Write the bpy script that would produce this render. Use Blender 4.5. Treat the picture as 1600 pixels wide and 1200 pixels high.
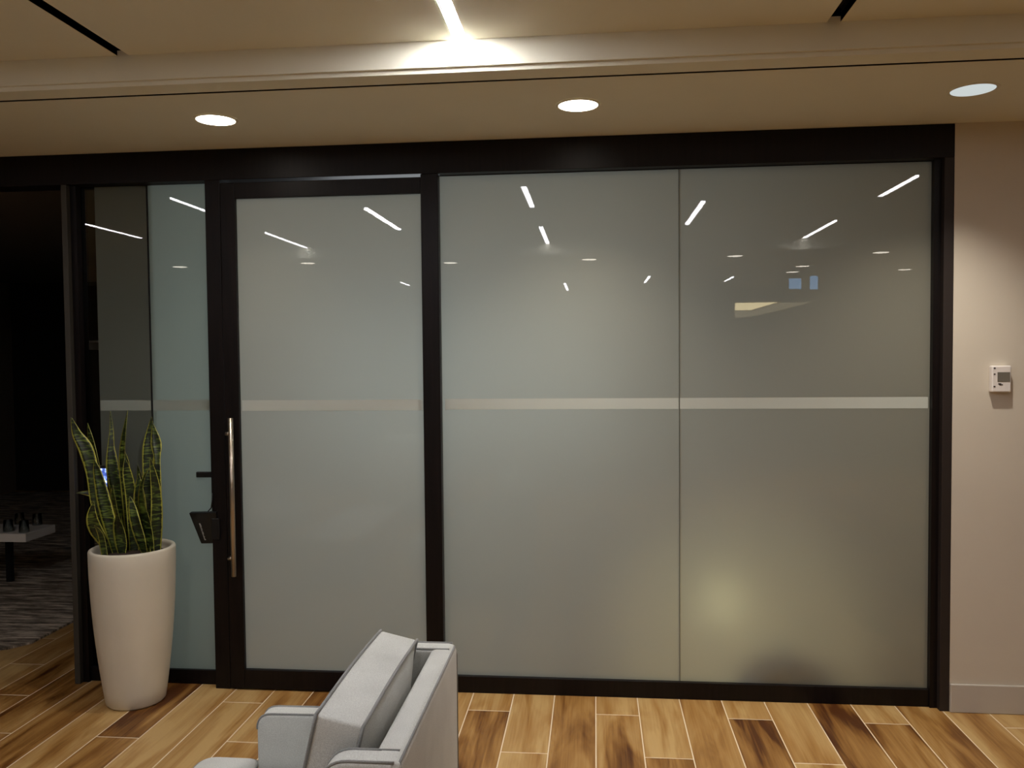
import bpy, bmesh, math, random
from mathutils import Vector, Matrix
random.seed(7)
S = bpy.context.scene
for o in list(bpy.data.objects): bpy.data.objects.remove(o)
COL = S.collection

# ------------------------------------------------------------------ camera
F_PX, YAW, PITCH, ROLL = 1300.0, -0.0987190, 0.0364432, -0.0094209
cam = bpy.data.objects.new('camera', bpy.data.cameras.new('camera'))
COL.objects.link(cam)
cy, sy, cp, sp = math.cos(YAW), math.sin(YAW), math.cos(PITCH), math.sin(PITCH)
fwd = Vector((sy*cp, cy*cp, -sp)); right = Vector((cy, -sy, 0)); up = right.cross(fwd)
c, s = math.cos(ROLL), math.sin(ROLL)
r2, u2 = c*right + s*up, -s*right + c*up
M = Matrix((r2, u2, -fwd)).transposed().to_4x4()
M.translation = Vector((0, -4.1275, 1.74))
cam.matrix_world = M
cam.data.sensor_fit = 'HORIZONTAL'; cam.data.sensor_width = 36
cam.data.lens = F_PX/1600*36; cam.data.clip_start = 0.02
S.camera = cam

# ------------------------------------------------------------------ world, exposure
w = bpy.data.worlds.new('world'); S.world = w; w.use_nodes = True
w.node_tree.nodes['Background'].inputs[0].default_value = (0.9, 0.8, 0.65, 1)
w.node_tree.nodes['Background'].inputs[1].default_value = 0.0
S.view_settings.view_transform = 'Standard'; S.view_settings.look = 'None'
S.view_settings.gamma = 1; S.view_settings.use_curve_mapping = False
S.view_settings.exposure = 2.05
DOWN_POWER = 3.6        # emission of the downlight lenses
SPOT_POWER = 24.0       # beam of each front downlight
STRIP_POWER = 42.0      # emission of the linear lights
ROOM_POWER = .72        # added backlight panel in the meeting room

# ------------------------------------------------------------------ materials
def srgb(r, g, b):
    f = lambda v: (v/255/12.92) if v/255 <= .04045 else ((v/255+.055)/1.055)**2.4
    return (f(r), f(g), f(b), 1)

class NT:
    def __init__(s, name):
        s.m = bpy.data.materials.new(name); s.m.use_nodes = True
        s.t = s.m.node_tree; s.n = s.t.nodes; s.n.clear()
        s.out = s.n.new('ShaderNodeOutputMaterial')
    def node(s, typ, **kw):
        n = s.n.new(typ)
        for k, v in kw.items():
            if k.startswith('i_'): n.inputs[k[2:].replace('_', ' ')].default_value = v
            elif k.startswith('n') and k[1:].isdigit(): n.inputs[int(k[1:])].default_value = v
            else: setattr(n, k, v)
        return n
    def link(s, a, b): s.t.links.new(a, b)
    def math(s, op, a, b=None, cc=None):
        n = s.n.new('ShaderNodeMath'); n.operation = op
        for i, v in enumerate((a, b, cc)):
            if v is None: continue
            if isinstance(v, (int, float)): n.inputs[i].default_value = v
            else: s.link(v, n.inputs[i])
        return n.outputs[0]
    def mix(s, fac, a, b):
        n = s.n.new('ShaderNodeMix'); n.data_type = 'RGBA'
        for sock, v in ((n.inputs[0], fac), (n.inputs[6], a), (n.inputs[7], b)):
            if isinstance(v, (int, float, tuple)): sock.default_value = v
            else: s.link(v, sock)
        return n.outputs[2]
    def ramp(s, fac, stops):
        n = s.n.new('ShaderNodeValToRGB'); s.link(fac, n.inputs[0])
        e = n.color_ramp.elements
        while len(e) < len(stops): e.new(.5)
        for i, (p, cc) in enumerate(stops): e[i].position = p; e[i].color = cc
        return n.outputs[0]

def simple(name, col, rough=.6, metal=0, noise=0.0, nscale=40, bump=0.0, bscale=300, spec=.5, coord='Object'):
    k = NT(name); p = k.node('ShaderNodeBsdfPrincipled')
    p.inputs['Roughness'].default_value = rough; p.inputs['Metallic'].default_value = metal
    p.inputs['Specular IOR Level'].default_value = spec
    tc = k.node('ShaderNodeTexCoord')
    nz = k.node('ShaderNodeTexNoise', i_Scale=nscale, i_Detail=4.0)
    k.link(tc.outputs[coord], nz.inputs[0])
    lo = tuple(v*(1-noise) for v in col[:3])+(1,); hi = tuple(min(1, v*(1+noise)) for v in col[:3])+(1,)
    k.link(k.ramp(nz.outputs[0], [(.3, lo), (.7, hi)]), p.inputs['Base Color'])
    if bump:
        n2 = k.node('ShaderNodeTexNoise', i_Scale=bscale, i_Detail=3.0); k.link(tc.outputs[coord], n2.inputs[0])
        b = k.node('ShaderNodeBump', i_Strength=bump, i_Distance=.003); k.link(n2.outputs[0], b.inputs['Height'])
        k.link(b.outputs[0], p.inputs['Normal'])
    k.link(p.outputs[0], k.out.inputs[0])
    return k.m

def emit(name, col, st):
    k = NT(name); e = k.node('ShaderNodeEmission'); e.inputs[0].default_value = col; e.inputs[1].default_value = st
    k.link(e.outputs[0], k.out.inputs[0]); return k.m

def floor_mat():
    k = NT('wood_look_tile'); p = k.node('ShaderNodeBsdfPrincipled')
    g = k.node('ShaderNodeNewGeometry'); sx = k.node('ShaderNodeSeparateXYZ'); k.link(g.outputs['Position'], sx.inputs[0])
    X, Y = sx.outputs[0], sx.outputs[1]
    W, L = .2078, 1.24
    u = k.math('DIVIDE', k.math('ADD', X, .002), W); i = k.math('FLOOR', u); fu = k.math('SUBTRACT', u, i)
    v = k.math('DIVIDE', k.math('ADD', Y, k.math('MULTIPLY_ADD', i, .4133, .16)), L)
    j = k.math('FLOOR', v); fv = k.math('SUBTRACT', v, j)
    du = k.math('MULTIPLY', k.math('MINIMUM', fu, k.math('SUBTRACT', 1, fu)), W)
    dv = k.math('MULTIPLY', k.math('MINIMUM', fv, k.math('SUBTRACT', 1, fv)), L)
    grout = k.math('LESS_THAN', k.math('MINIMUM', du, dv), .0026)
    idv = k.node('ShaderNodeCombineXYZ'); k.link(i, idv.inputs[0]); k.link(j, idv.inputs[1])
    wn = k.node('ShaderNodeTexWhiteNoise'); k.link(idv.outputs[0], wn.inputs[0])
    ws = k.node('ShaderNodeSeparateXYZ'); k.link(wn.outputs['Color'], ws.inputs[0])
    # grain coordinates, shifted per tile
    gc = k.node('ShaderNodeCombineXYZ')
    k.link(k.math('ADD', k.math('MULTIPLY', X, 9.0), k.math('MULTIPLY', ws.outputs[0], 40)), gc.inputs[0])
    k.link(k.math('ADD', k.math('MULTIPLY', Y, 1.3), k.math('MULTIPLY', ws.outputs[1], 40)), gc.inputs[1])
    n1 = k.node('ShaderNodeTexNoise', i_Scale=1.0, i_Detail=3.0, i_Distortion=.8); k.link(gc.outputs[0], n1.inputs[0])
    gf = k.node('ShaderNodeVectorMath', operation='MULTIPLY'); k.link(gc.outputs[0], gf.inputs[0]); gf.inputs[1].default_value = (11, 1.6, 1)
    n2 = k.node('ShaderNodeTexNoise', i_Scale=1.0, i_Detail=5.0, i_Distortion=.4); k.link(gf.outputs[0], n2.inputs[0])
    val = k.math('ADD', k.math('MULTIPLY', n1.outputs[0], .9), k.math('ADD', k.math('MULTIPLY', n2.outputs[0], .22), k.math('MULTIPLY', k.math('SUBTRACT', ws.outputs[2], .5), .30)))
    wood = k.ramp(val, [(.33, srgb(82, 44, 14)), (.43, srgb(128, 86, 38)), (.56, srgb(164, 122, 66)), (.76, srgb(194, 160, 104))])
    k.link(k.mix(grout, wood, srgb(232, 214, 184)), p.inputs['Base Color'])
    k.link(k.math('ADD', k.math('MULTIPLY', grout, .3), .42), p.inputs['Roughness'])
    b = k.node('ShaderNodeBump', i_Strength=.35, i_Distance=.001)
    k.link(k.math('SUBTRACT', n2.outputs[0], k.math('MULTIPLY', grout, 1.5)), b.inputs['Height']); k.link(b.outputs[0], p.inputs['Normal'])
    k.link(p.outputs[0], k.out.inputs[0]); return k.m

def frosted_mat(name, col, trans, refl=1.0, tr_w=.55):
    """etched film seen through clear glass: sharp surface reflection over a milky body"""
    k = NT(name)
    df = k.node('ShaderNodeBsdfDiffuse'); df.inputs[0].default_value = col
    tl = k.node('ShaderNodeBsdfTranslucent'); tl.inputs[0].default_value = trans
    m1 = k.node('ShaderNodeMixShader', n0=tr_w); k.link(df.outputs[0], m1.inputs[1]); k.link(tl.outputs[0], m1.inputs[2])
    rf = k.node('ShaderNodeBsdfRefraction'); rf.inputs['IOR'].default_value = 1.4; rf.inputs['Roughness'].default_value = .8
    rf.inputs['Color'].default_value = (.6, .66, .64, 1); rf.distribution = 'GGX'
    m2 = k.node('ShaderNodeMixShader', n0=.05); k.link(m1.outputs[0], m2.inputs[1]); k.link(rf.outputs[0], m2.inputs[2])
    gl = k.node('ShaderNodeBsdfGlossy'); gl.inputs['Roughness'].default_value = .0; gl.inputs[0].default_value = (1, 1, 1, 1)
    fr = k.node('ShaderNodeFresnel', i_IOR=1.5)
    m3 = k.node('ShaderNodeMixShader'); k.link(k.math('MULTIPLY', fr.outputs[0], refl), m3.inputs[0])
    k.link(m2.outputs[0], m3.inputs[1]); k.link(gl.outputs[0], m3.inputs[2])
    k.link(m3.outputs[0], k.out.inputs[0]); return k.m

def clear_mat(name, col=(.9, .95, .93, 1), refl=.9):
    k = NT(name)
    t = k.node('ShaderNodeBsdfTransparent'); t.inputs[0].default_value = col
    gl = k.node('ShaderNodeBsdfGlossy'); gl.inputs['Roughness'].default_value = 0
    fr = k.node('ShaderNodeFresnel', i_IOR=1.5)
    m = k.node('ShaderNodeMixShader'); k.link(k.math('MULTIPLY', fr.outputs[0], refl), m.inputs[0])
    k.link(t.outputs[0], m.inputs[1]); k.link(gl.outputs[0], m.inputs[2]); k.link(m.outputs[0], k.out.inputs[0]); return k.m

def leaf_mat():
    k = NT('snake_leaf'); p = k.node('ShaderNodeBsdfPrincipled'); p.inputs['Roughness'].default_value = .38
    uv = k.node('ShaderNodeUVMap'); uv.uv_map = 'UVMap'; sx = k.node('ShaderNodeSeparateXYZ'); k.link(uv.outputs[0], sx.inputs[0])
    e = k.math('ABSOLUTE', k.math('SUBTRACT', sx.outputs[0], .5))
    tc = k.node('ShaderNodeTexCoord')
    mp = k.node('ShaderNodeMapping'); mp.inputs['Scale'].default_value = (14, 14, 75); k.link(tc.outputs['Object'], mp.inputs[0])
    nz = k.node('ShaderNodeTexNoise', i_Scale=1.0, i_Detail=3.0, i_Distortion=1.2); k.link(mp.outputs[0], nz.inputs[0])
    green = k.ramp(nz.outputs[0], [(.42, srgb(14, 22, 10)), (.52, srgb(34, 50, 18)), (.64, srgb(96, 112, 44))])
    edge = k.math('GREATER_THAN', k.math('ADD', e, k.math('MULTIPLY', k.math('SUBTRACT', nz.outputs[0], .5), .16)), .40)
    k.link(k.mix(edge, green, srgb(188, 186, 80)), p.inputs['Base Color'])
    k.link(p.outputs[0], k.out.inputs[0]); return k.m

def carpet_mat():
    k = NT('carpet'); p = k.node('ShaderNodeBsdfPrincipled'); p.inputs['Roughness'].default_value = .95
    tc = k.node('ShaderNodeTexCoord'); mp = k.node('ShaderNodeMapping'); mp.inputs['Scale'].default_value = (2.2, 14, 1)
    k.link(tc.outputs['Object'], mp.inputs[0])
    n = k.node('ShaderNodeTexNoise', i_Scale=1.6, i_Detail=6.0, i_Roughness=.7); k.link(mp.outputs[0], n.inputs[0])
    k.link(k.ramp(n.outputs[0], [(.38, srgb(80, 72, 62)), (.5, srgb(150, 138, 122)), (.62, srgb(225, 212, 192))]), p.inputs['Base Color'])
    k.link(p.outputs[0], k.out.inputs[0]); return k.m

def fabric_mat(name, col):
    k = NT(name); p = k.node('ShaderNodeBsdfPrincipled'); p.inputs['Roughness'].default_value = .9
    p.inputs['Sheen Weight'].default_value = .25
    tc = k.node('ShaderNodeTexCoord')
    n = k.node('ShaderNodeTexNoise', i_Scale=420.0, i_Detail=2.0); k.link(tc.outputs['Object'], n.inputs[0])
    n3 = k.node('ShaderNodeTexNoise', i_Scale=7.0, i_Detail=3.0); k.link(tc.outputs['Object'], n3.inputs[0])
    v = k.math('ADD', k.math('MULTIPLY', n.outputs[0], .7), k.math('MULTIPLY', n3.outputs[0], .3))
    k.link(k.ramp(v, [(.35, tuple(x*.78 for x in col[:3])+(1,)), (.65, tuple(min(1, x*1.15) for x in col[:3])+(1,))]), p.inputs['Base Color'])
    b = k.node('ShaderNodeBump', i_Strength=.25, i_Distance=.001); k.link(n.outputs[0], b.inputs['Height']); k.link(b.outputs[0], p.inputs['Normal'])
    k.link(p.outputs[0], k.out.inputs[0]); return k.m

def ebony_mat():
    k = NT('ebony_wood'); p = k.node('ShaderNodeBsdfPrincipled'); p.inputs['Roughness'].default_value = .42; p.inputs['Specular IOR Level'].default_value = .22
    tc = k.node('ShaderNodeTexCoord'); mp = k.node('ShaderNodeMapping'); mp.inputs['Scale'].default_value = (60, 60, 3)
    k.link(tc.outputs['Object'], mp.inputs[0]); n = k.node('ShaderNodeTexNoise', i_Scale=1.0, i_Detail=4.0); k.link(mp.outputs[0], n.inputs[0])
    k.link(k.ramp(n.outputs[0], [(.3, srgb(10, 7, 7)), (.7, srgb(22, 15, 14))]), p.inputs['Base Color'])
    k.link(p.outputs[0], k.out.inputs[0]); return k.m

MAT = dict(
    floor=floor_mat(),
    wall=simple('beige_wall_paint', srgb(205, 196, 180), .85, noise=.02, nscale=3, bump=.05, bscale=180),
    ceil=simple('ceiling_paint', srgb(220, 217, 198), .9, noise=.015, nscale=3),
    base=simple('baseboard_paint', srgb(190, 183, 172), .5),
    black=simple('black_void', srgb(8, 8, 8), .9),
    ebony=ebony_mat(),
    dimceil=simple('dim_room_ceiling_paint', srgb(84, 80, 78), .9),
    jamb=simple('bronze_jamb', srgb(44, 37, 34), .5, spec=.3),
    grey=simple('bronze_metal', srgb(70, 68, 62), .5, metal=.2, spec=.3),
    frost=frosted_mat('frosted_glass', srgb(156, 152, 134), (.68, .68, .63, 1)),
    frost_side_shaded=frosted_mat('frosted_glass_side_shaded', srgb(132, 144, 130), (.5, .56, .52, 1)),  # same film as frost, darkened to put the sidelight's dimness in its colour
    frost_shaded=frosted_mat('frosted_glass_shaded', srgb(124, 132, 122), (.5, .56, .54, 1)),  # film colour darkened for the weaker light at the left pane
    band=frosted_mat('frosted_band', srgb(218, 222, 212), (.9, .96, .94, 1), tr_w=.3),
    band_shaded=frosted_mat('frosted_band_shaded', srgb(168, 178, 168), (.7, .66, .62, 1), tr_w=.3),  # stripe darkened so its colour carries the sidelight's dimness
    clear=clear_mat('clear_glass'),
    seam=simple('silicone_joint', srgb(70, 74, 66), .4),
    steel=simple('brushed_steel', srgb(188, 176, 160), .32, metal=1, noise=.06, nscale=200),
    pot=simple('planter_glaze', srgb(214, 207, 188), .38, noise=.02, nscale=6),
    soil=simple('soil', srgb(54, 38, 28), 1, noise=.5, nscale=60, bump=.8, bscale=60),
    leaf=leaf_mat(),
    fabric=fabric_mat('grey_fabric', srgb(196, 199, 194)),
    piping=fabric_mat('grey_piping', srgb(132, 134, 132)),
    wood=simple('dark_wood_leg', srgb(54, 36, 24), .4, noise=.2),
    white=simple('white_plastic', srgb(226, 220, 214), .45),
    screen=simple('lcd_screen', srgb(112, 108, 98), .25),
    ink=simple('ink', srgb(60, 52, 48), .7),
    blackpl=simple('black_plastic', srgb(14, 14, 15), .35),
    printing=simple('white_print', srgb(170, 170, 165), .6),
    table=simple('white_laminate', srgb(232, 230, 222), .3),
    carpet=carpet_mat(),
    darkwall=simple('near_black_matte', srgb(30, 26, 24), .9),  # near-black puts the unlit left room's darkness into its wall colour
    glassware=clear_mat('glassware', (.75, .78, .78, 1), 1.0),
    farwall=simple('far_wall_paint', srgb(120, 108, 92), .9, noise=.03, nscale=2),
    down=emit('downlight_glow', (1.0, .90, .77, 1), DOWN_POWER),
    downdim=emit('downlight_glow_dim', (1.0, .90, .77, 1), DOWN_POWER),
    downsoft=emit('downlight_glow_cool', (.93, 1.0, .98, 1), .155),
    strip=emit('linear_glow', (.97, .95, 1.0, 1), STRIP_POWER),
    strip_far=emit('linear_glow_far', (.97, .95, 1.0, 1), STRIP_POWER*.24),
    backlight=emit('backlight_glow', (.90, .96, 1.0, 1), ROOM_POWER),
    warm=emit('warm_glow', (1.0, .82, .45, 1), 2.4),
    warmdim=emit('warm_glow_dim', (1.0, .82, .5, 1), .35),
    blue=emit('blue_screen_glow', (.25, .5, .85, 1), 1.3),
    tablet=None,
)
def tablet_screen():
    k = NT('lit_tablet_screen'); tc = k.node('ShaderNodeTexCoord')
    n = k.node('ShaderNodeTexVoronoi', i_Scale=55.0); k.link(tc.outputs['Object'], n.inputs[0])
    e = k.node('ShaderNodeEmission'); e.inputs[1].default_value = .6
    k.link(k.ramp(n.outputs[0], [(.2, (.75, .85, 1, 1)), (.45, (.12, .2, .55, 1)), (.7, (.03, .05, .2, 1))]), e.inputs[0])
    k.link(e.outputs[0], k.out.inputs[0]); return k.m
MAT['tablet'] = tablet_screen()

# ------------------------------------------------------------------ helpers
def link(name, bm, mats, parent=None, smooth=False, bevel=0, seg=2, sub=0):
    if parent:
        root = parent
        while root.parent: root = root.parent
        bmesh.ops.translate(bm, vec=-root.location, verts=bm.verts)
    me = bpy.data.meshes.new(name); bmesh.ops.recalc_face_normals(bm, faces=bm.faces)
    bm.to_mesh(me); bm.free()
    if not isinstance(mats, (list, tuple)): mats = [mats]
    for m in mats: me.materials.append(m)
    if smooth:
        for p in me.polygons: p.use_smooth = True
    o = bpy.data.objects.new(name, me); COL.objects.link(o)
    if bevel:
        b = o.modifiers.new('bevel', 'BEVEL'); b.width = bevel; b.segments = seg; b.limit_method = 'ANGLE'; b.angle_limit = math.radians(40)
    if sub:
        d = o.modifiers.new('sub', 'SUBSURF'); d.levels = sub; d.render_levels = sub
    if parent: o.parent = parent
    return o
def tag(o, label, cat, group=None, kind=None):
    if label: o['label'] = label
    if cat: o['category'] = cat
    if group: o['group'] = group
    if kind: o['kind'] = kind
    return o
def struct(o, label=None, cat=None): return tag(o, label, cat, kind='structure')
def empty(name, loc, label=None, cat=None, group=None):
    o = bpy.data.objects.new(name, None); COL.objects.link(o); o.location = loc; o.empty_display_size = .1
    return tag(o, label, cat, group)
def box(bm, x0, x1, y0, y1, z0, z1, mi=0):
    vs = [bm.verts.new(p) for p in ((x0,y0,z0),(x1,y0,z0),(x1,y1,z0),(x0,y1,z0),(x0,y0,z1),(x1,y0,z1),(x1,y1,z1),(x0,y1,z1))]
    fs = []
    for q in ((0,3,2,1),(4,5,6,7),(0,1,5,4),(1,2,6,5),(2,3,7,6),(3,0,4,7)):
        f = bm.faces.new([vs[i] for i in q]); f.material_index = mi; fs.append(f)
    return fs      # bottom, top, front(-y), right(+x), back(+y), left(-x)
def boxes(name, lst, mats, parent=None, **kw):
    bm = bmesh.new()
    for b in lst: box(bm, *b)
    return link(name, bm, mats, parent, **kw)
def cyl(bm, p0, p1, r0, r1=None, seg=24, mi=0, cap=True):
    p0, p1 = Vector(p0), Vector(p1); r1 = r0 if r1 is None else r1
    d = (p1-p0).normalized(); a = d.orthogonal().normalized(); b = d.cross(a)
    A = [bm.verts.new(p0+r0*(math.cos(t)*a+math.sin(t)*b)) for t in (2*math.pi*i/seg for i in range(seg))]
    B = [bm.verts.new(p1+r1*(math.cos(t)*a+math.sin(t)*b)) for t in (2*math.pi*i/seg for i in range(seg))]
    for i in range(seg):
        f = bm.faces.new((A[i], A[(i+1)%seg], B[(i+1)%seg], B[i])); f.material_index = mi; f.smooth = True
    if cap:
        for L in (A[::-1], B):
            f = bm.faces.new(L); f.material_index = mi
def lathe(bm, prof, cx, cy_, seg=64, mi=0):
    rings = []
    for r, z in prof:
        if r < 1e-6: rings.append([bm.verts.new((cx, cy_, z))])
        else: rings.append([bm.verts.new((cx+r*math.cos(2*math.pi*i/seg), cy_+r*math.sin(2*math.pi*i/seg), z)) for i in range(seg)])
    for a, b in zip(rings, rings[1:]):
        if len(a) == 1 and len(b) == 1: continue
        for i in range(seg):
            j = (i+1) % seg
            vs = [a[0], b[i], b[j]] if len(a) == 1 else ([a[i], a[j], b[0]] if len(b) == 1 else [a[i], a[j], b[j], b[i]])
            f = bm.faces.new(vs); f.smooth = True; f.material_index = mi
def tube(bm, pts, r, seg=8, closed=False):
    pts = [Vector(p) for p in pts]; n = len(pts); rings = []
    prev = None
    for i, p in enumerate(pts):
        if closed: d = pts[(i+1)%n]-pts[i-1]
        else: d = pts[min(i+1, n-1)]-pts[max(i-1, 0)]
        d.normalize()
        a = d.orthogonal().normalized() if prev is None else (prev-prev.dot(d)*d).normalized()
        prev = a; b = d.cross(a)
        rings.append([bm.verts.new(p+r*(math.cos(2*math.pi*k/seg)*a+math.sin(2*math.pi*k/seg)*b)) for k in range(seg)])
    m = n if closed else n-1
    for i in range(m):
        A, B = rings[i], rings[(i+1)%n]
        off = 0
        if closed and i == n-1:
            off = min(range(seg), key=lambda q: (A[0].co-B[q].co).length)
        for k in range(seg):
            f = bm.faces.new((A[k], A[(k+1)%seg], B[(k+1+off)%seg], B[(k+off)%seg])); f.smooth = True
    if not closed:
        bm.faces.new(rings[0][::-1]); bm.faces.new(rings[-1])
def rounded(pts, rad, n=6):
    """round the corners of a closed 2-D outline; rad per corner"""
    out = []; N = len(pts)
    for i, p in enumerate(pts):
        r = rad[i] if isinstance(rad, (list, tuple)) else rad
        p = Vector(p); a = Vector(pts[i-1]); b = Vector(pts[(i+1) % N])
        if r <= 0: out.append(p); continue
        d1 = (a-p).normalized(); d2 = (b-p).normalized()
        for k in range(n+1):
            t = k/n; q0 = p+d1*r; q1 = p+d2*r
            out.append((1-t)**2*q0+2*t*(1-t)*p+t*t*q1)
    return out
def extrude_xz(bm, outline, y0, y1, mi=0):
    A = [bm.verts.new((p[0], y0, p[1])) for p in outline]; B = [bm.verts.new((p[0], y1, p[1])) for p in outline]
    n = len(outline)
    f = bm.faces.new(A); f.material_index = mi; f = bm.faces.new(B[::-1]); f.material_index = mi
    for i in range(n):
        f = bm.faces.new((A[i], B[i], B[(i+1)%n], A[(i+1)%n])); f.material_index = mi

ZS, ZC = 2.80, 2.915       # soffit and coffer heights
# room extents
XL, XR, YB = -7.6, 5.6, -13.5

# ------------------------------------------------------------------ the shell
struct(boxes('floor', [(XL, XR, YB, 6.2, -.12, 0)], MAT['floor']), 'wood-look plank tile floor with pale grout lines', 'floor')

# ceiling: soffit over the glass, coffer with slots, far soffit, far coffer
SLOTS = [-4.45, -3.12, -1.82, -.49, .86, 2.185, 3.5]
bm = bmesh.new()
def soffit(y0, y1, z=ZS, x0=XL, x1=XR):
    box(bm, x0, x1, y0, y1, z, z+.02)
soffit(-.865, 0.30)                                      # main soffit with downlights
box(bm, XL, XR, -.99, -.885, ZS, ZC+.02)                 # bulkhead lip, slot between
box(bm, XL, XR, -.885, -.865, ZS+.07, ZS+.09, 1)         # black slot bottom
box(bm, XL, XR, -.866, -.860, ZS+.001, ZS+.09, 1)
box(bm, XL, XR, -1.005, -.99, ZS+.018, ZC+.02)           # coffer face, proud of the bead
def coffer(y0, y1):
    xs = [XL]+[v for sx in SLOTS for v in (sx-.024, sx+.024)]+[XR]
    for a, b in zip(xs[0::2], xs[1::2]): box(bm, a, b, y0, y1, ZC, ZC+.03)
    for sx in SLOTS:
        box(bm, sx-.030, sx+.030, y0, y1, ZC+.05, ZC+.07, 1)
        box(bm, sx-.028, sx-.024, y0, y1, ZC+.001, ZC+.05, 1); box(bm, sx+.024, sx+.028, y0, y1, ZC+.001, ZC+.05, 1)
coffer(-4.72, -1.005)
box(bm, XL, XR, -4.74, -4.72, ZS, ZC+.03)
soffit(-7.4, -4.74)
box(bm, XL, XR, -7.4, -7.38, ZS, ZC+.03)
coffer(-11.6, -7.4)
soffit(-13.5, -11.6)
ceiling = struct(link('ceiling', bm, [MAT['ceil'], MAT['black']]), 'beige ceiling with coffer, bulkhead and dark slots', 'ceiling')

# walls
struct(boxes('wall_right', [(1.69, XR, 0, .18, 0, ZS)], MAT['wall']), 'beige wall beside the glass partition', 'wall')
struct(boxes('baseboard_right', [(1.69, XR, -.014, 0, 0, .138)], MAT['base'], bevel=.004), 'painted baseboard on the wall right of the glass', 'baseboard')
struct(boxes('wall_back', [(XL, XR, YB-.1, YB, 0, ZC)], MAT['farwall']))
struct(boxes('wall_side', [(XR, XR+.1, YB, .3, 0, ZC)], MAT['farwall']))
struct(boxes('wall_left', [(XL-.1, XL, YB, 6.2, 0, ZC)], MAT['farwall']))
# dark room on the left (behind the opening) and meeting room behind the glass
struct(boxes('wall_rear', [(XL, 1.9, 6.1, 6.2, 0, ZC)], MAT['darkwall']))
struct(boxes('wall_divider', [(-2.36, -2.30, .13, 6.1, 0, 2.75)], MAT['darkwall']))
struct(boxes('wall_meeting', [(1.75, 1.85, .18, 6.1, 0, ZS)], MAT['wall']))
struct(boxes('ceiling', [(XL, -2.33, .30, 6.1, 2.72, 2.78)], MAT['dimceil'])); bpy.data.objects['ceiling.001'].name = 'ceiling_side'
struct(boxes('ceiling', [(-2.33, 1.8, .30, 6.1, 2.76, 2.80)], MAT['ceil'])); bpy.data.objects['ceiling.001'].name = 'ceiling_rear'

# header fascia and posts (dark wood)
XP0, XP1 = -2.768, -2.738
struct(boxes('trim_1', [(XL, 1.69, 0.0, .14, 2.643, ZS-.001)], MAT['ebony'], bevel=.002), 'long black header beam over the glass partition', 'beam')
struct(boxes('trim_2', [(1.645, 1.69, 0.0, .14, 0, 2.643)], MAT['jamb'], bevel=.002), 'black jamb at the right end of the partition', 'jamb')
struct(boxes('trim_3', [(XP0, XP1, 0.0, .14, 0, 2.643)], MAT['grey'], bevel=.002), 'dark grey post left of the potted plant', 'post')

# ------------------------------------------------------------------ glazing
def pane(name, x0, x1, z0, z1, y, mat, parent, th=.012, band=True):
    bm = bmesh.new()
    fs = box(bm, x0, x1, y, y+th, z0, z1, 1)
    fs[2].material_index = 0
    p = link(name, bm, [mat, MAT['clear']], parent)
    return p
def band(x0, x1, y, parent, mat='band'):
    bm = bmesh.new(); fs = box(bm, x0, x1, y-.0012, y-.0002, 1.457, 1.512, 0)
    return link('frosted_band', bm, MAT[mat], parent)

# fixed panel right of the door
w1 = struct(empty('window_1', (.42, .06, 0)), 'large frosted glass panels with pale stripe right of door', 'window')
boxes('bottom_rail', [(-.775, 1.628, .045, .11, 0, .085)], MAT['ebony'], w1, bevel=.002)
boxes('top_rail', [(-.775, 1.628, .06, .11, 2.64, 2.643)], MAT['ebony'], w1)
boxes('glazing_stop', [(1.612, 1.645, .035, .11, 0, 2.643)], MAT['ebony'], w1)
pane('glass_pane', -.775, .4185, .085, 2.64, .068, MAT['frost'], w1)
pane('glass_pane', .4215, 1.612, .085, 2.64, .068, MAT['frost'], w1)
boxes('glass_joint', [(.4183, .4217, .069, .078, .085, 2.64)], MAT['seam'], w1)
band(-.76, .417, .068, w1); band(.423, 1.605, .068, w1)
# sidelite left of the door
w2 = struct(empty('window_2', (-2.3, .06, 0)), 'narrow frosted sidelight behind the potted plant', 'window')
boxes('bottom_rail', [(XP1, -1.985, .05, .11, 0, .075)], MAT['ebony'], w2, bevel=.002)
boxes('glazing_stop', [(XP1, -2.705, .03, .11, 0, 2.643)], MAT['ebony'], w2)
pane('glass_pane', -2.705, -2.625, .075, 2.64, .068, MAT['clear'], w2)
pane('glass_pane', -2.625, -2.335, .075, 2.64, .068, MAT['frost_shaded'], w2)
pane('glass_pane', -2.331, -1.985, .075, 2.64, .068, MAT['frost_side_shaded'], w2)
boxes('glass_joint', [(-2.338, -2.329, .066, .080, .075, 2.64)], MAT['black'], w2)
band(-2.622, -2.34, .068, w2, 'band_shaded'); band(-2.327, -1.99, .068, w2, 'band_shaded')
# mullion between sidelite and door
struct(boxes('trim_4', [(-1.985, -1.905, -.0, .12, 0, 2.643)], MAT['ebony'], bevel=.003), 'black mullion carrying the door handle side', 'mullion')

# door
d1 = struct(empty('door_1', (-1.34, .02, 0)), 'frosted glass door in black frame with long pull handle', 'door')
boxes('door_stile', [(-1.900, -1.822, -.008, .045, .008, 2.625)], MAT['ebony'], d1, bevel=.003)
boxes('door_stile', [(-.858, -.770, -.008, .045, .008, 2.640)], MAT['ebony'], d1, bevel=.003)
boxes('door_rail', [(-1.822, -.858, -.008, .045, 2.545, 2.625)], MAT['ebony'], d1, bevel=.003)
boxes('door_rail', [(-1.822, -.858, -.008, .045, .008, .108)], MAT['ebony'], d1, bevel=.003)
pane('door_glass', -1.822, -.858, .108, 2.545, .014, MAT['frost'], d1)
band(-1.815, -.865, .014, d1)
bm = bmesh.new(); cyl(bm, (-1.845, -.062, .612), (-1.845, -.062, 1.425), .0125)
h = link('door_handle', bm, MAT['steel'], d1); h['label'] = 'long brushed steel pull bar'
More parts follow.
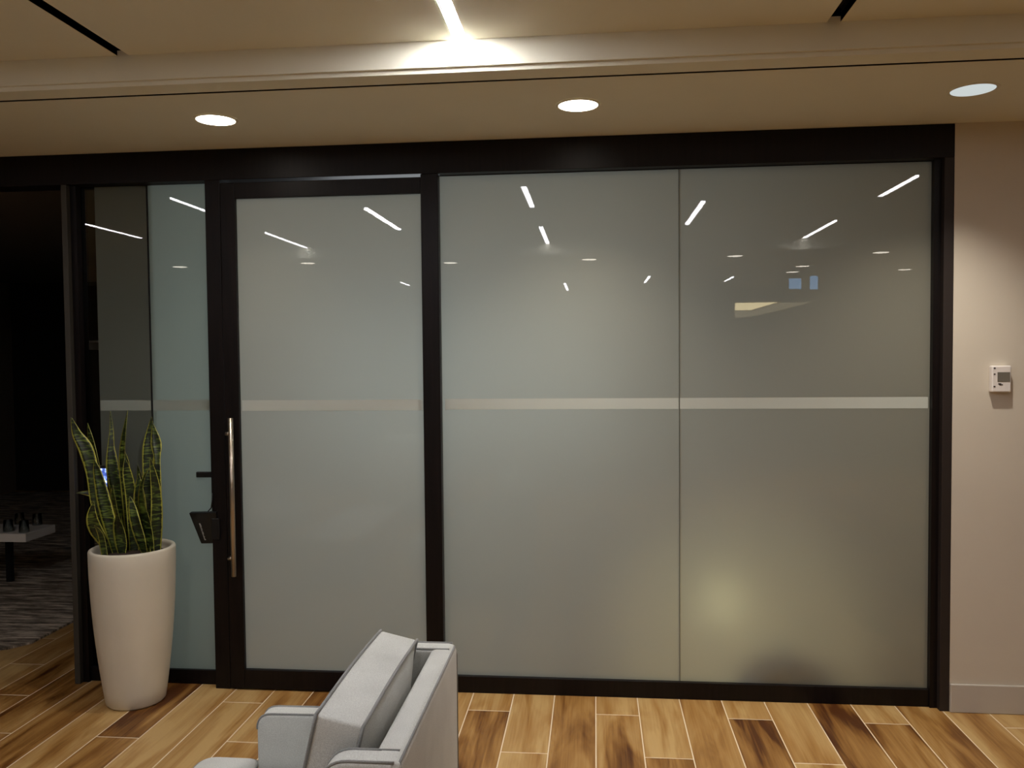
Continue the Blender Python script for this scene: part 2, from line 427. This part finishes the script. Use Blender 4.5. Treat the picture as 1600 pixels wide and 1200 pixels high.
for z in (1.345, .705):
    bm = bmesh.new(); cyl(bm, (-1.872, -.062, z), (-1.846, -.062, z), .0095); cyl(bm, (-1.866, -.066, z), (-1.866, -.006, z), .009)
    link('handle_standoff', bm, MAT['steel'], h)

# ------------------------------------------------------------------ lock bracket and door tablets
lb = empty('lock_bracket', (-2.03, .06, 1.12), 'small black rectangular clip on the sidelight glass above the tablet', 'bracket')
boxes('clip_plate', [(-2.090, -2.000, .046, .066, 1.104, 1.134)], MAT['blackpl'], lb, bevel=.004)
boxes('clip_pad', [(-2.084, -2.006, .042, .046, 1.109, 1.129)], MAT['blackpl'], lb)
# scheduling tablet, turned to the left on an arm at the mullion
tb = empty('tablet', (-1.99, .0, .845), 'black tilted tablet mounted on the mullion left of door handle', 'tablet')
bm = bmesh.new()
# trapezoid seen obliquely: top leans out into the room
P = lambda x, y, z: bm.verts.new((x, y, z))
fr = [P(-2.100, -.02, .928), P(-1.955, -.02, .932), P(-1.960, .03, .760), P(-2.062, .03, .757)]
bk = [P(-2.095, .000, .934), P(-1.955, .000, .938), P(-1.960, .05, .766), P(-2.057, .05, .763)]
bm.faces.new(fr); bm.faces.new(bk[::-1])
for i in range(4): bm.faces.new((fr[i], bk[i], bk[(i+1)%4], fr[(i+1)%4]))
link('tablet_body', bm, MAT['blackpl'], tb, bevel=.003)
bm = bmesh.new()
def onface(s_, t_):   # s across, t down
    a = Vector((-2.100, -.02, .928)).lerp(Vector((-1.955, -.02, .932)), s_); b = Vector((-2.062, .03, .757)).lerp(Vector((-1.960, .03, .760)), s_)
    return a.lerp(b, t_)+Vector((0, -.0022, -.0006))
random.seed(3)
t = .33
while t < .86:      # tiny vertical line of illegible print
    hh = random.uniform(.012, .035); wd = random.uniform(.03, .075)
    q = [onface(.26, t), onface(.26+wd, t), onface(.26+wd, t+hh), onface(.26, t+hh)]
    A = [bm.verts.new(v) for v in q]; B = [bm.verts.new(v+Vector((0, .001, 0))) for v in q]
    bm.faces.new(A); bm.faces.new(B[::-1])
    for i in range(4): bm.faces.new((A[i], B[i], B[(i+1)%4], A[(i+1)%4]))
    t += hh+random.uniform(.006, .014)
link('tablet_print', bm, MAT['printing'], tb)
bm = bmesh.new(); tube(bm, [(-1.978, -.004, 1.03), (-1.979, -.006, .99), (-1.983, -.010, .955), (-2.0, -.012, .936)], .003)
link('cable', bm, MAT['blackpl'], tb)
boxes('mount', [(-1.985, -1.94, -.012, 0.0, .79, .90)], MAT['blackpl'], tb, bevel=.003)
# small lit panel behind the plant
lp = empty('wall_panel', (-2.66, .04, 1.12), 'small lit blue screen on the dark post behind the plant', 'screen')
boxes('panel_body', [(-2.690, -2.575, .045, .066, 1.035, 1.165)], MAT['blackpl'], lp, bevel=.004)
boxes('panel_screen', [(-2.668, -2.585, .0435, .045, 1.050, 1.150)], MAT['tablet'], lp)

# thermostat
th = empty('thermostat', (1.895, 0, 1.6), 'white wall thermostat with grey display right of the partition', 'thermostat')
boxes('thermostat_body', [(1.852, 1.938, -.034, 0, 1.538, 1.662)], MAT['white'], th, bevel=.006, seg=3)
boxes('display', [(1.876, 1.932, -.0352, -.034, 1.587, 1.632)], MAT['screen'], th)
for z in (1.652, 1.624, 1.566): boxes('button', [(1.859, 1.867, -.0355, -.034, z-.004, z+.002)], MAT['ink'], th)
boxes('emblem', [(1.880, 1.893, -.0352, -.034, 1.575, 1.580), (1.885, 1.900, -.0352, -.034, 1.571, 1.576)], MAT['ink'], th)

# ------------------------------------------------------------------ planter
PX, PY = -2.322, -.175
pl = empty('planter', (PX, PY, 0), 'tall tapered cream planter standing left of the door', 'planter')
RT, RB, HT = .203, .141, .788
prof = [(0, .004), (RB-.012, 0), (RB, .012)]
for i in range(1, 13):
    t = i/12; prof.append((RB+(RT-RB)*(1-(1-t)**1.85), .012+(HT-.024)*t))
prof += [(RT-.003, HT-.004), (RT-.012, HT), (RT-.022, HT-.005), (RT-.027, HT-.02), (RT-.03, HT-.07), (0, HT-.07)]
bm = bmesh.new(); lathe(bm, prof, PX, PY, 72); link('pot', bm, MAT['pot'], pl)
bm = bmesh.new(); lathe(bm, [(RT-.029, HT-.045), (.12, HT-.03), (.05, HT-.022), (0, HT-.02)], PX, PY, 48); link('soil', bm, MAT['soil'], pl)

# snake plant: leaves given in metres around the pot axis: (x, z) along the midrib, half width, depth, twist
sn = empty('snake_plant', (PX, PY, HT-.03), 'snake plant with yellow-edged upright leaves in the cream planter', 'plant')
KS = 3.02e-3*1.02
def Lp(px, py):         # leaf sketch units to metres
    return ((px-468)/4.283*KS, (1060-py)/4.283*KS)
LEAVES = [
 # points (px,py), half widths (px), y offset, twist start/end deg
 ([(330,1060),(285,900),(225,700),(205,500),(160,330),(100,220),(68,100)], [18,24,28,36,40,26,2], -.03, (10, 25)),
 ([(350,1060),(300,860),(250,620),(215,450),(175,300),(130,150)], [20,26,30,34,30,2], .03, (-30, -10)),
 ([(385,1065),(360,900),(320,720),(285,580),(255,470),(238,395)], [26,38,42,36,24,2], -.05, (15, 5)),
 ([(400,1060),(375,850),(350,620),(325,450),(308,320),(303,210),(290,70)], [20,30,40,38,20,11,2], .04, (-10, 35)),
 ([(430,1060),(425,800),(418,560),(412,400),(425,250),(445,60)], [18,26,30,26,22,2], .02, (20, -40)),
 ([(410,1060),(400,800),(392,560),(380,430),(362,345)], [20,26,24,16,2], .07, (30, 10)),
 ([(432,1065),(434,980),(434,900),(436,830),(440,760),(430,640),(430,555)], [20,42,46,36,14,22,2], -.10, (0, -30)),
 ([(480,1060),(470,850),(458,640),(448,500),(440,390)], [24,30,26,20,2], .0, (25, 50)),
 ([(500,1060),(500,860),(492,680),(476,560),(460,455)], [22,28,26,20,2], .08, (-10, 10)),
 ([(528,1060),(530,880),(535,720),(530,600),(515,500)], [30,42,44,32,2], .02, (5, -10)),
 ([(585,1060),(575,950),(545,820),(520,730),(498,648)], [20,36,34,24,2], -.06, (-15, 20)),
 ([(600,1050),(590,850),(565,650),(560,500),(568,330),(572,220),(580,110)], [20,26,22,26,38,26,2], .06, (40, 0)),
 ([(632,1040),(640,800),(642,560),(640,400),(625,290),(590,150)], [20,30,28,20,34,2], .05, (20, 5)),
 ([(635,1050),(625,940),(610,830),(580,700),(572,600),(595,520),(632,455)], [18,38,46,36,24,14,2], -.04, (0, -60)),
 ([(640,1045),(645,850),(648,650),(642,500),(632,385)], [22,26,24,16,2], -.01, (50, 30)),
 ([(340,1065),(300,970),(262,880),(252,800),(262,730),(275,675)], [20,34,42,34,18,2], -.09, (-5, 30)),
 ([(330,1060),(315,960),(310,880),(305,830)], [24,24,18,2], -.12, (-10, 0)),
 ([(320,1040),(290,860),(270,760),(240,670),(180,640),(90,630)], [12,16,18,18,16,2], -.02, (30, 35)),
]
def catmull(P, n):
    out = []
    for i in range(len(P)-1):
        p0, p1, p2, p3 = P[max(i-1, 0)], P[i], P[i+1], P[min(i+2, len(P)-1)]
        for k in range(n):
            t = k/n
            out.append([.5*((2*b)+(-a+c_)*t+(2*a-5*b+4*c_-d)*t*t+(-a+3*b-3*c_+d)*t**3) for a, b, c_, d in zip(p0, p1, p2, p3)])
    out.append(list(P[-1])); return out
for pts, hw, yo, tw in LEAVES:
    N = len(pts)
    ctl = [(*Lp(*p), w_/4.283*KS*1.12) for p, w_ in zip(pts, hw)]
    cur = catmull(ctl, 6)
    bm = bmesh.new(); uvl = bm.loops.layers.uv.new('UVMap'); rows = []
    nn = len(cur)
    for i, (x, z, hwid) in enumerate(cur):
        t = i/(nn-1); hwid = max(hwid, .0012)
        a = cur[max(i-1, 0)]; b = cur[min(i+1, nn-1)]
        d = Vector((b[0]-a[0], 0, b[1]-a[1])).normalized()
        side = Vector((0, 1, 0)).cross(d).normalized()      # across, in the picture of the leaf
        ang = math.radians(tw[0]+(tw[1]-tw[0])*t)
        side = Matrix.Rotation(ang, 3, d) @ side
        nrm = side.cross(d).normalized()
        hwid = hwid/max(.45, abs(math.cos(ang)))
        hwid = min(hwid, .045)
        base = Vector((PX+x, PY+yo*(.5+.5*t)+.012*math.sin(5*t+yo*60), HT-.035+z))
        row = []
        for k in range(5):
            f = (k-2)/2
            row.append((bm.verts.new(base+side*hwid*f+nrm*(.35*hwid*f*f)-nrm*.0016*(1-abs(f)*.8)), (f+1)/2))
        for k in range(3, 0, -1):
            f = (k-2)/2
            row.append((bm.verts.new(base+side*hwid*f+nrm*(.35*hwid*f*f)+nrm*.0016), (f+1)/2))
        rows.append(row)
    for i in range(nn-1):
        A, B = rows[i], rows[i+1]
        for k in range(8):
            k2 = (k+1) % 8
            f = bm.faces.new((A[k][0], A[k2][0], B[k2][0], B[k][0])); f.smooth = True
            for lp_, uvv in zip(f.loops, ((A[k][1], i/nn), (A[k2][1], i/nn), (B[k2][1], (i+1)/nn), (B[k][1], (i+1)/nn))): lp_[uvl].uv = uvv
    bm.faces.new([v for v, _ in rows[0]][::-1]); bm.faces.new([v for v, _ in rows[-1]])
    link('leaf', bm, MAT['leaf'], sn)

# ------------------------------------------------------------------ armchair
CX, CY = -.85, -1.88
Y0, Y1 = -2.285, -1.475           # near and far outer faces
def armchair(loc=None):
    ac = empty('armchair', (CX, CY, 0))
    TH = .072
    side = [(-.465,.14),(-.465,.799),(-.628,.799),(-.700,.575),(-1.105,.570),(-1.105,.14)]
    out = rounded([Vector(p) for p in side], [0,0,.055,.05,.05,0], 7)
    for y0, y1 in ((Y0, Y0+TH), (Y1-TH, Y1)):
        bm = bmesh.new(); extrude_xz(bm, out, y0, y1)
        o = link('arm', bm, MAT['fabric'], ac, bevel=.010, seg=3, smooth=True)
        for yy in (y0+.006, y1-.006):
            bm = bmesh.new()
            tube(bm, [(p[0]+(.0 if p[0] < -.5 else .0), yy, p[1]) for p in out[1:-1]], .0038)
            link('piping', bm, MAT['piping'], o)
    # back
    bm = bmesh.new(); box(bm, -.526, -.450, Y0, Y1, .14, .800)
    b = link('backrest', bm, MAT['fabric'], ac, bevel=.020, seg=4, smooth=True)
    bm = bmesh.new()
    tube(bm, [(-.4515, Y0+.02, .18), (-.4515, Y0+.015, .765), (-.456, Y0+.022, .792), (-.456, Y1-.022, .792), (-.4515, Y1-.015, .765), (-.4515, Y1-.02, .18)], .0042)
    link('piping', bm, MAT['piping'], b)
    # seat platform
    boxes('seat_base', [(-1.10, -.526, Y0+TH, Y1-TH, .14, .245)], MAT['fabric'], ac, bevel=.015, seg=3)
    # seat cushion with ears in front of the arms
    o2 = rounded([Vector(p) for p in ((-.74, Y0+TH+.008),(-.74, Y1-TH-.008),(-1.112, Y1-TH-.008),(-1.112, Y1-.015),(-1.315, Y1-.015),(-1.315, Y0+.015),(-1.112, Y0+.015),(-1.112, Y0+TH+.008))], [.02,.02,0,.05,.06,.06,.05,0], 6)
    bm = bmesh.new(); A = [bm.verts.new((p[0], p[1], .25)) for p in o2]; B = [bm.verts.new((p[0], p[1], .40)) for p in o2]
    bm.faces.new(A[::-1]); bm.faces.new(B)
    for i in range(len(o2)): bm.faces.new((A[i], A[(i+1)%len(o2)], B[(i+1)%len(o2)], B[i]))
    sc = link('seat_cushion', bm, MAT['fabric'], ac, bevel=.022, seg=4, smooth=True)
    bm = bmesh.new(); tube(bm, [(p[0], p[1], .390) for p in o2], .004, closed=True); link('piping', bm, MAT['piping'], sc)
    # loose back cushion: puffed box leaning on the back
    W, H, T = .625, .471, .118
    nu, nv = 18, 12
    R_ = Matrix.Rotation(math.radians(13), 3, 'Y')
    org = Vector((-.7245, (Y0+Y1)/2-.005, .40))
    def cpt(u, v, s_):       # u across (-1..1), v height 0..1, s side -1 front / 1 back
        e = (1-abs(u)**3.2)*(1-abs(2*v-1)**3.2)
        x = s_*(T/2+.042*e)
        ez = .007*math.cos(u*2.2)
        return org+R_ @ Vector((x, u*W/2*(1-.012*abs(2*v-1)), v*(H+ez)))
    bm = bmesh.new(); G = {}
    for s_ in (-1, 1):
        for i in range(nu+1):
            for j in range(nv+1): G[s_, i, j] = bm.verts.new(cpt(2*i/nu-1, j/nv, s_))
    for s_ in (-1, 1):
        for i in range(nu):
            for j in range(nv): bm.faces.new((G[s_, i, j], G[s_, i+1, j], G[s_, i+1, j+1], G[s_, i, j+1]))
    rim = [(i, 0) for i in range(nu)]+[(nu, j) for j in range(nv)]+[(i, nv) for i in range(nu, 0, -1)]+[(0, j) for j in range(nv, 0, -1)]
    for a, b_ in zip(rim, rim[1:]+rim[:1]):
        bm.faces.new((G[-1, a[0], a[1]], G[-1, b_[0], b_[1]], G[1, b_[0], b_[1]], G[1, a[0], a[1]]))
    cush = link('back_cushion', bm, MAT['fabric'], ac, bevel=.008, seg=3, smooth=True)
    for s_ in (-1, 1):
        bm = bmesh.new(); tube(bm, [cpt(2*i/nu-1, j/nv, s_)+R_ @ Vector((s_*.001, 0, 0)) for i, j in rim], .0045, closed=True)
        link('piping', bm, MAT['piping'], cush)
    for x in (-.50, -1.05):
        for y in (Y0+.05, Y1-.05):
            bm = bmesh.new(); cyl(bm, (x, y, 0), (x, y, .145), .016, .026, 16); link('leg', bm, MAT['wood'], ac)
    return ac
ac = armchair(); tag(ac, 'light grey upholstered armchair with loose back cushion at bottom edge, facing left', 'armchair', 'grey lounge armchairs')
def copy_tree(o, parent=None):
    n = o.copy(); COL.objects.link(n); n.parent = parent
    for ch in list(o.children): copy_tree(ch, n)
    return n
for (x, y, rz, lab) in ((-3.05, -2.85, math.pi, 'grey armchair across the white coffee table, showing only as a glass reflection'),
                   (-2.0, -4.9, math.pi/2, 'grey armchair far behind the coffee table, showing only as a glass reflection')):
    k = copy_tree(ac); k.location = (x, y, 0); k.rotation_euler = (0, 0, rz); k['label'] = lab

# coffee table (seen only as a reflection in the door)
def table(name, x0, x1, y0, y1, h, th_, label, cat, mat, z0=0, legmat=None):
    t_ = empty(name, ((x0+x1)/2, (y0+y1)/2, 0), label, cat)
    boxes('tabletop', [(x0, x1, y0, y1, h-th_, h)], mat, t_, bevel=.004)
    for x in (x0+.05, x1-(.35 if legmat else .05)):
        for y in (y0+.05, y1-.05): boxes('leg', [(x-.02, x+.02, y-.02, y+.02, z0, h-th_)], legmat or mat, t_)
    return t_
table('coffee_table', -2.24, -1.77, -3.33, -1.87, .36, .06, 'long low white coffee table mirrored in the door glass', 'table', MAT['table'])

# ------------------------------------------------------------------ the dark room on the left
bm = bmesh.new()
cp_ = [(-3.42, .95), (-3.42, .57), (-3.50, .46), (-3.62, .42), (XL+.1, .40), (XL+.1, 5.9), (-2.75, 5.9), (-2.75, 2.2), (-3.42, .955)]
cp_ = [(-3.42, .57), (-3.50, .46), (-3.62, .42), (XL+.1, .40), (XL+.1, 5.9), (-2.45, 5.9), (-2.45, 3.2), (-3.42, 1.30)]
A = [bm.verts.new((x, y, .001)) for x, y in cp_]; B = [bm.verts.new((x, y, .013)) for x, y in cp_]
bm.faces.new(A); bm.faces.new(B[::-1])
for i in range(len(cp_)): bm.faces.new((A[i], B[i], B[(i+1)%len(cp_)], A[(i+1)%len(cp_)]))
tag(link('carpet', bm, MAT['carpet']), 'mottled grey carpet on the floor of the dark left room', 'carpet')
lt = table('side_table', -5.2, -4.165, 1.56, 1.90, .45, .062, 'low white table standing in the dark room at left', 'table', MAT['table'], .0132, MAT['black'])
gproto = None
random.seed(5)
for i, (x, y, lab) in enumerate(((-4.22, 1.46, 'upturned glass tumbler nearest the right end of the white table'), (-4.36, 1.48, 'upturned glass tumbler second from the right on the white table'),
        (-4.50, 1.50, 'upturned glass tumbler third from the right on the white table'), (-4.30, 1.72, 'upturned glass tumbler at the back right of the white table'),
        (-4.46, 1.74, 'upturned glass tumbler at the back left of the white table'))):
    if gproto is None:
        bm = bmesh.new(); lathe(bm, [(.036, 0), (.030, .085), (0, .087), (0, .082), (.027, .080), (.033, 0), (.036, 0)], 0, 0, 20)
        gproto = link('drinking_glass', bm, MAT['glassware']); g = gproto
    else: g = gproto.copy(); COL.objects.link(g)
    g.location = (x, y+.16, .45); tag(g, lab, 'glass', 'tumblers on the white table in the dark room')
sh = empty('wall_shelf', (-5.4, 6.0, 1.9), 'thin pale shelf on the far wall of the dark room', 'shelf')
boxes('shelf_board', [(-6.6, -5.2, 5.80, 6.1, 1.93, 1.955)], MAT['white'], sh)
boxes('shelf_bracket', [(-6.4, -6.37, 5.86, 6.1, 1.84, 1.93)], MAT['white'], sh)
boxes('shelf_bracket', [(-5.5, -5.47, 5.86, 6.1, 1.84, 1.93)], MAT['white'], sh)

# ------------------------------------------------------------------ meeting room behind the frosted glass
pd = empty('backlight_panel', (-1.0, 2.6, 0), 'added glowing panel in the meeting room, backlighting the frosted glass', 'screen')
boxes('panel_frame', [(-2.2, .2, 2.62, 2.68, .95, 2.15)], MAT['blackpl'], pd)
boxes('backlight_face', [(-2.16, .16, 2.60, 2.62, .99, 2.11)], MAT['backlight'], pd)  # glowing surface added only to light the frosted glass from behind
for x in (-1.9, -.1): boxes('leg', [(x-.03, x+.03, 2.62, 2.68, 0, .95)], MAT['blackpl'], pd)
bm = bmesh.new()
lathe(bm, [(0, 0), (.13, 0), (.17, .05), (.175, .12), (.15, .20), (.09, .25), (0, .265)], .87, .33, 32)
tag(link('pouf', bm, MAT['darkwall']), 'dark rounded pouf blurred behind the right glass panel near floor', 'pouf')
fl = empty('floor_lamp', (.72, .85, 0), 'low warm lamp glowing through the right glass panel', 'lamp')
bm = bmesh.new(); lathe(bm, [(0, 0), (.09, 0), (.09, .02), (.015, .03), (.015, .18), (0, .18)], .72, .85, 24); link('lamp_base', bm, MAT['wood'], fl)
bm = bmesh.new(); lathe(bm, [(0, .18), (.07, .19), (.12, .27), (.12, .36), (.07, .44), (0, .45)], .72, .85, 32); link('lamp_globe', bm, MAT['warm'], fl)

# ------------------------------------------------------------------ ceiling lights
def downlight_mesh():
    bm = bmesh.new(); lathe(bm, [(.088, 0), (.098, -.002), (.098, .0), (.088, .0)], 0, 0, 40); lathe(bm, [(.088, -.001), (.086, -.0012)], 0, 0, 40)
    return bm
def make_downlight(mat, power):
    e = empty('downlight', (0, 0, ZS))
    ld = bpy.data.lights.new('lamp', 'SPOT'); ld.energy = power; ld.color = (1.0, .92, .82); ld.spot_size = math.radians(106); ld.spot_blend = 1.0; ld.shadow_soft_size = .035
    lo = bpy.data.objects.new('lamp', ld); COL.objects.link(lo); lo.parent = e; lo.location = (0, 0, -.012)
    bm = bmesh.new(); lathe(bm, [(.083, -.0005), (.086, -.004), (.096, -.003), (.098, -.0005)], 0, 0, 40)
    t_ = link('trim_ring', bm, MAT['ceil']); t_.parent = e
    bm = bmesh.new(); lathe(bm, [(0, -.0035), (.083, -.0030), (.084, -.0005)], 0, 0, 40)
    l_ = link('lens', bm, mat); l_.parent = e
    return e
protoD = None
FRONT = {0: 'round recessed downlight above the door, leftmost of three', 1: 'round recessed downlight above the wide panel, middle of three', 2: 'round recessed downlight at upper right, above the thermostat'}
for i, (x, y) in enumerate(((-1.682, -.505), (-.062, -.515), (1.545, -.52))):
    if i == 0: d = make_downlight(MAT['downdim'], SPOT_POWER*.32)
    elif i == 1: protoD = d = make_downlight(MAT['down'], SPOT_POWER)
    elif i == 2: d = make_downlight(MAT['downsoft'], SPOT_POWER)
    else: d = copy_tree(protoD)
    d.location = (x, y, ZS); tag(d, FRONT[i], 'downlight', 'downlights in the soffit above the glass')
far = [(-4.85, -5.15), (-3.26, -5.15), (-1.66, -5.3), (-.05, -5.25), (1.56, -5.2), (3.10, -5.15), (4.08, -7.2), (2.6, -6.5), (2.65, -7.25)]
names = ['over the sidelight', 'in the door glass', 'beside the door stile', 'left of the panel joint', 'right of the panel joint', 'at right of the wide panels', 'near the right jamb', 'above the blue screens', 'just above the blue screens']
for (x, y), nm in zip(far, names):
    d = copy_tree(protoD); d.location = (x, y, ZS); tag(d, 'small downlight mirrored '+nm, 'downlight', 'downlights behind the viewpoint')
def strip(sx, y0, y1, label, mat='strip_far'):
    e = empty('linear_light', (sx, (y0+y1)/2, ZC), label, 'light', 'slim linear ceiling lights')
    boxes('diffuser', [(sx-.017, sx+.017, y0, y1, ZC-.001, ZC+.012)], MAT[mat], e)
    boxes('housing', [(sx-.023, sx+.023, y0, y1, ZC+.012, ZC+.045)], MAT['white'], e)
strip(SLOTS[3], -1.46, -1.02, 'slim linear ceiling light ending at the bulkhead, top centre', 'strip')
for k_, y0, y1, nm in ((3, -2.46, -1.68, 'high left in the wide panel'), (5, -2.40, -1.68, 'at the top right corner of the glass'), (1, -2.46, -1.70, 'in the top of the sidelight'),
    (3, -4.70, -3.57, 'lower left in the wide panel'), (5, -4.70, -3.60, 'lower right in the wide panel'), (1, -4.70, -3.60, 'left in the door glass'),
    (4, -3.58, -2.45, 'right of the panel joint'), (2, -3.58, -2.45, 'at the top right of the door glass'), (0, -3.60, -2.60, 'in the left pane of the sidelight'),
    (3, -11.4, -9.9, 'tiny left of the panel joint'), (4, -10.0, -8.9, 'tiny beside the panel joint'), (5, -10.0, -9.2, 'tiny above the warm patch'), (1, -9.8, -9.2, 'tiny at the door right stile')):
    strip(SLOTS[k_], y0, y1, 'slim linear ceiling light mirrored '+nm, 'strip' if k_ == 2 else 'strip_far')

# far end of the lounge, only mirrored in the glass
for (x, z, ww, hh, nm) in ((2.86, 2.70, .17, .15, 'left'), (3.12, 2.71, .11, .19, 'right')):
    e = empty('wall_screen', (x, -8.0, z), 'blue hanging screen mirrored in the right panel, %s of the two' % nm, 'screen', 'blue screens behind the viewpoint')
    boxes('panel_frame', [(x-ww/2-.01, x+ww/2+.01, -8.05, -8.0, z-hh/2-.01, z+hh/2+.01)], MAT['blackpl'], e)
    boxes('screen_face', [(x-ww/2, x+ww/2, -8.0, -7.995, z-hh/2, z+hh/2)], MAT['blue'], e)
    bm = bmesh.new(); cyl(bm, (x, -8.03, z+hh/2), (x, -8.03, ZC), .012, seg=12); link('ceiling_rod', bm, MAT['blackpl'], e)
bh = empty('bulkhead', (2.9, -11.0, 0), 'bulkhead with glowing shapes for a lit alcove, mirrored in the right panel', 'bulkhead')
boxes('bulkhead_body', [(2.50, 4.2, -11.7, -11.03, 2.30, 2.66)], MAT['farwall'], bh)
boxes('bulkhead_column', [(2.48, 2.65, -11.7, -11.05, 0, 2.30)], MAT['farwall'], bh)
bm = bmesh.new(); extrude_xz(bm, [(2.52, 2.48), (2.80, 2.48), (3.26, 2.61), (2.52, 2.61)], -11.03, -11.0); link('lit_soffit_glow', bm, MAT['warm'], bh)  # glow imitates a lit alcove ceiling in perspective, no lamp there
bm = bmesh.new(); extrude_xz(bm, [(2.52, 2.34), (2.90, 2.38), (3.85, 2.60), (3.28, 2.60), (2.82, 2.47), (2.52, 2.47)], -11.03, -11.01); link('lit_soffit_dim', bm, MAT['warmdim'], bh)  # weaker glow for the less bright part of that lit ceiling
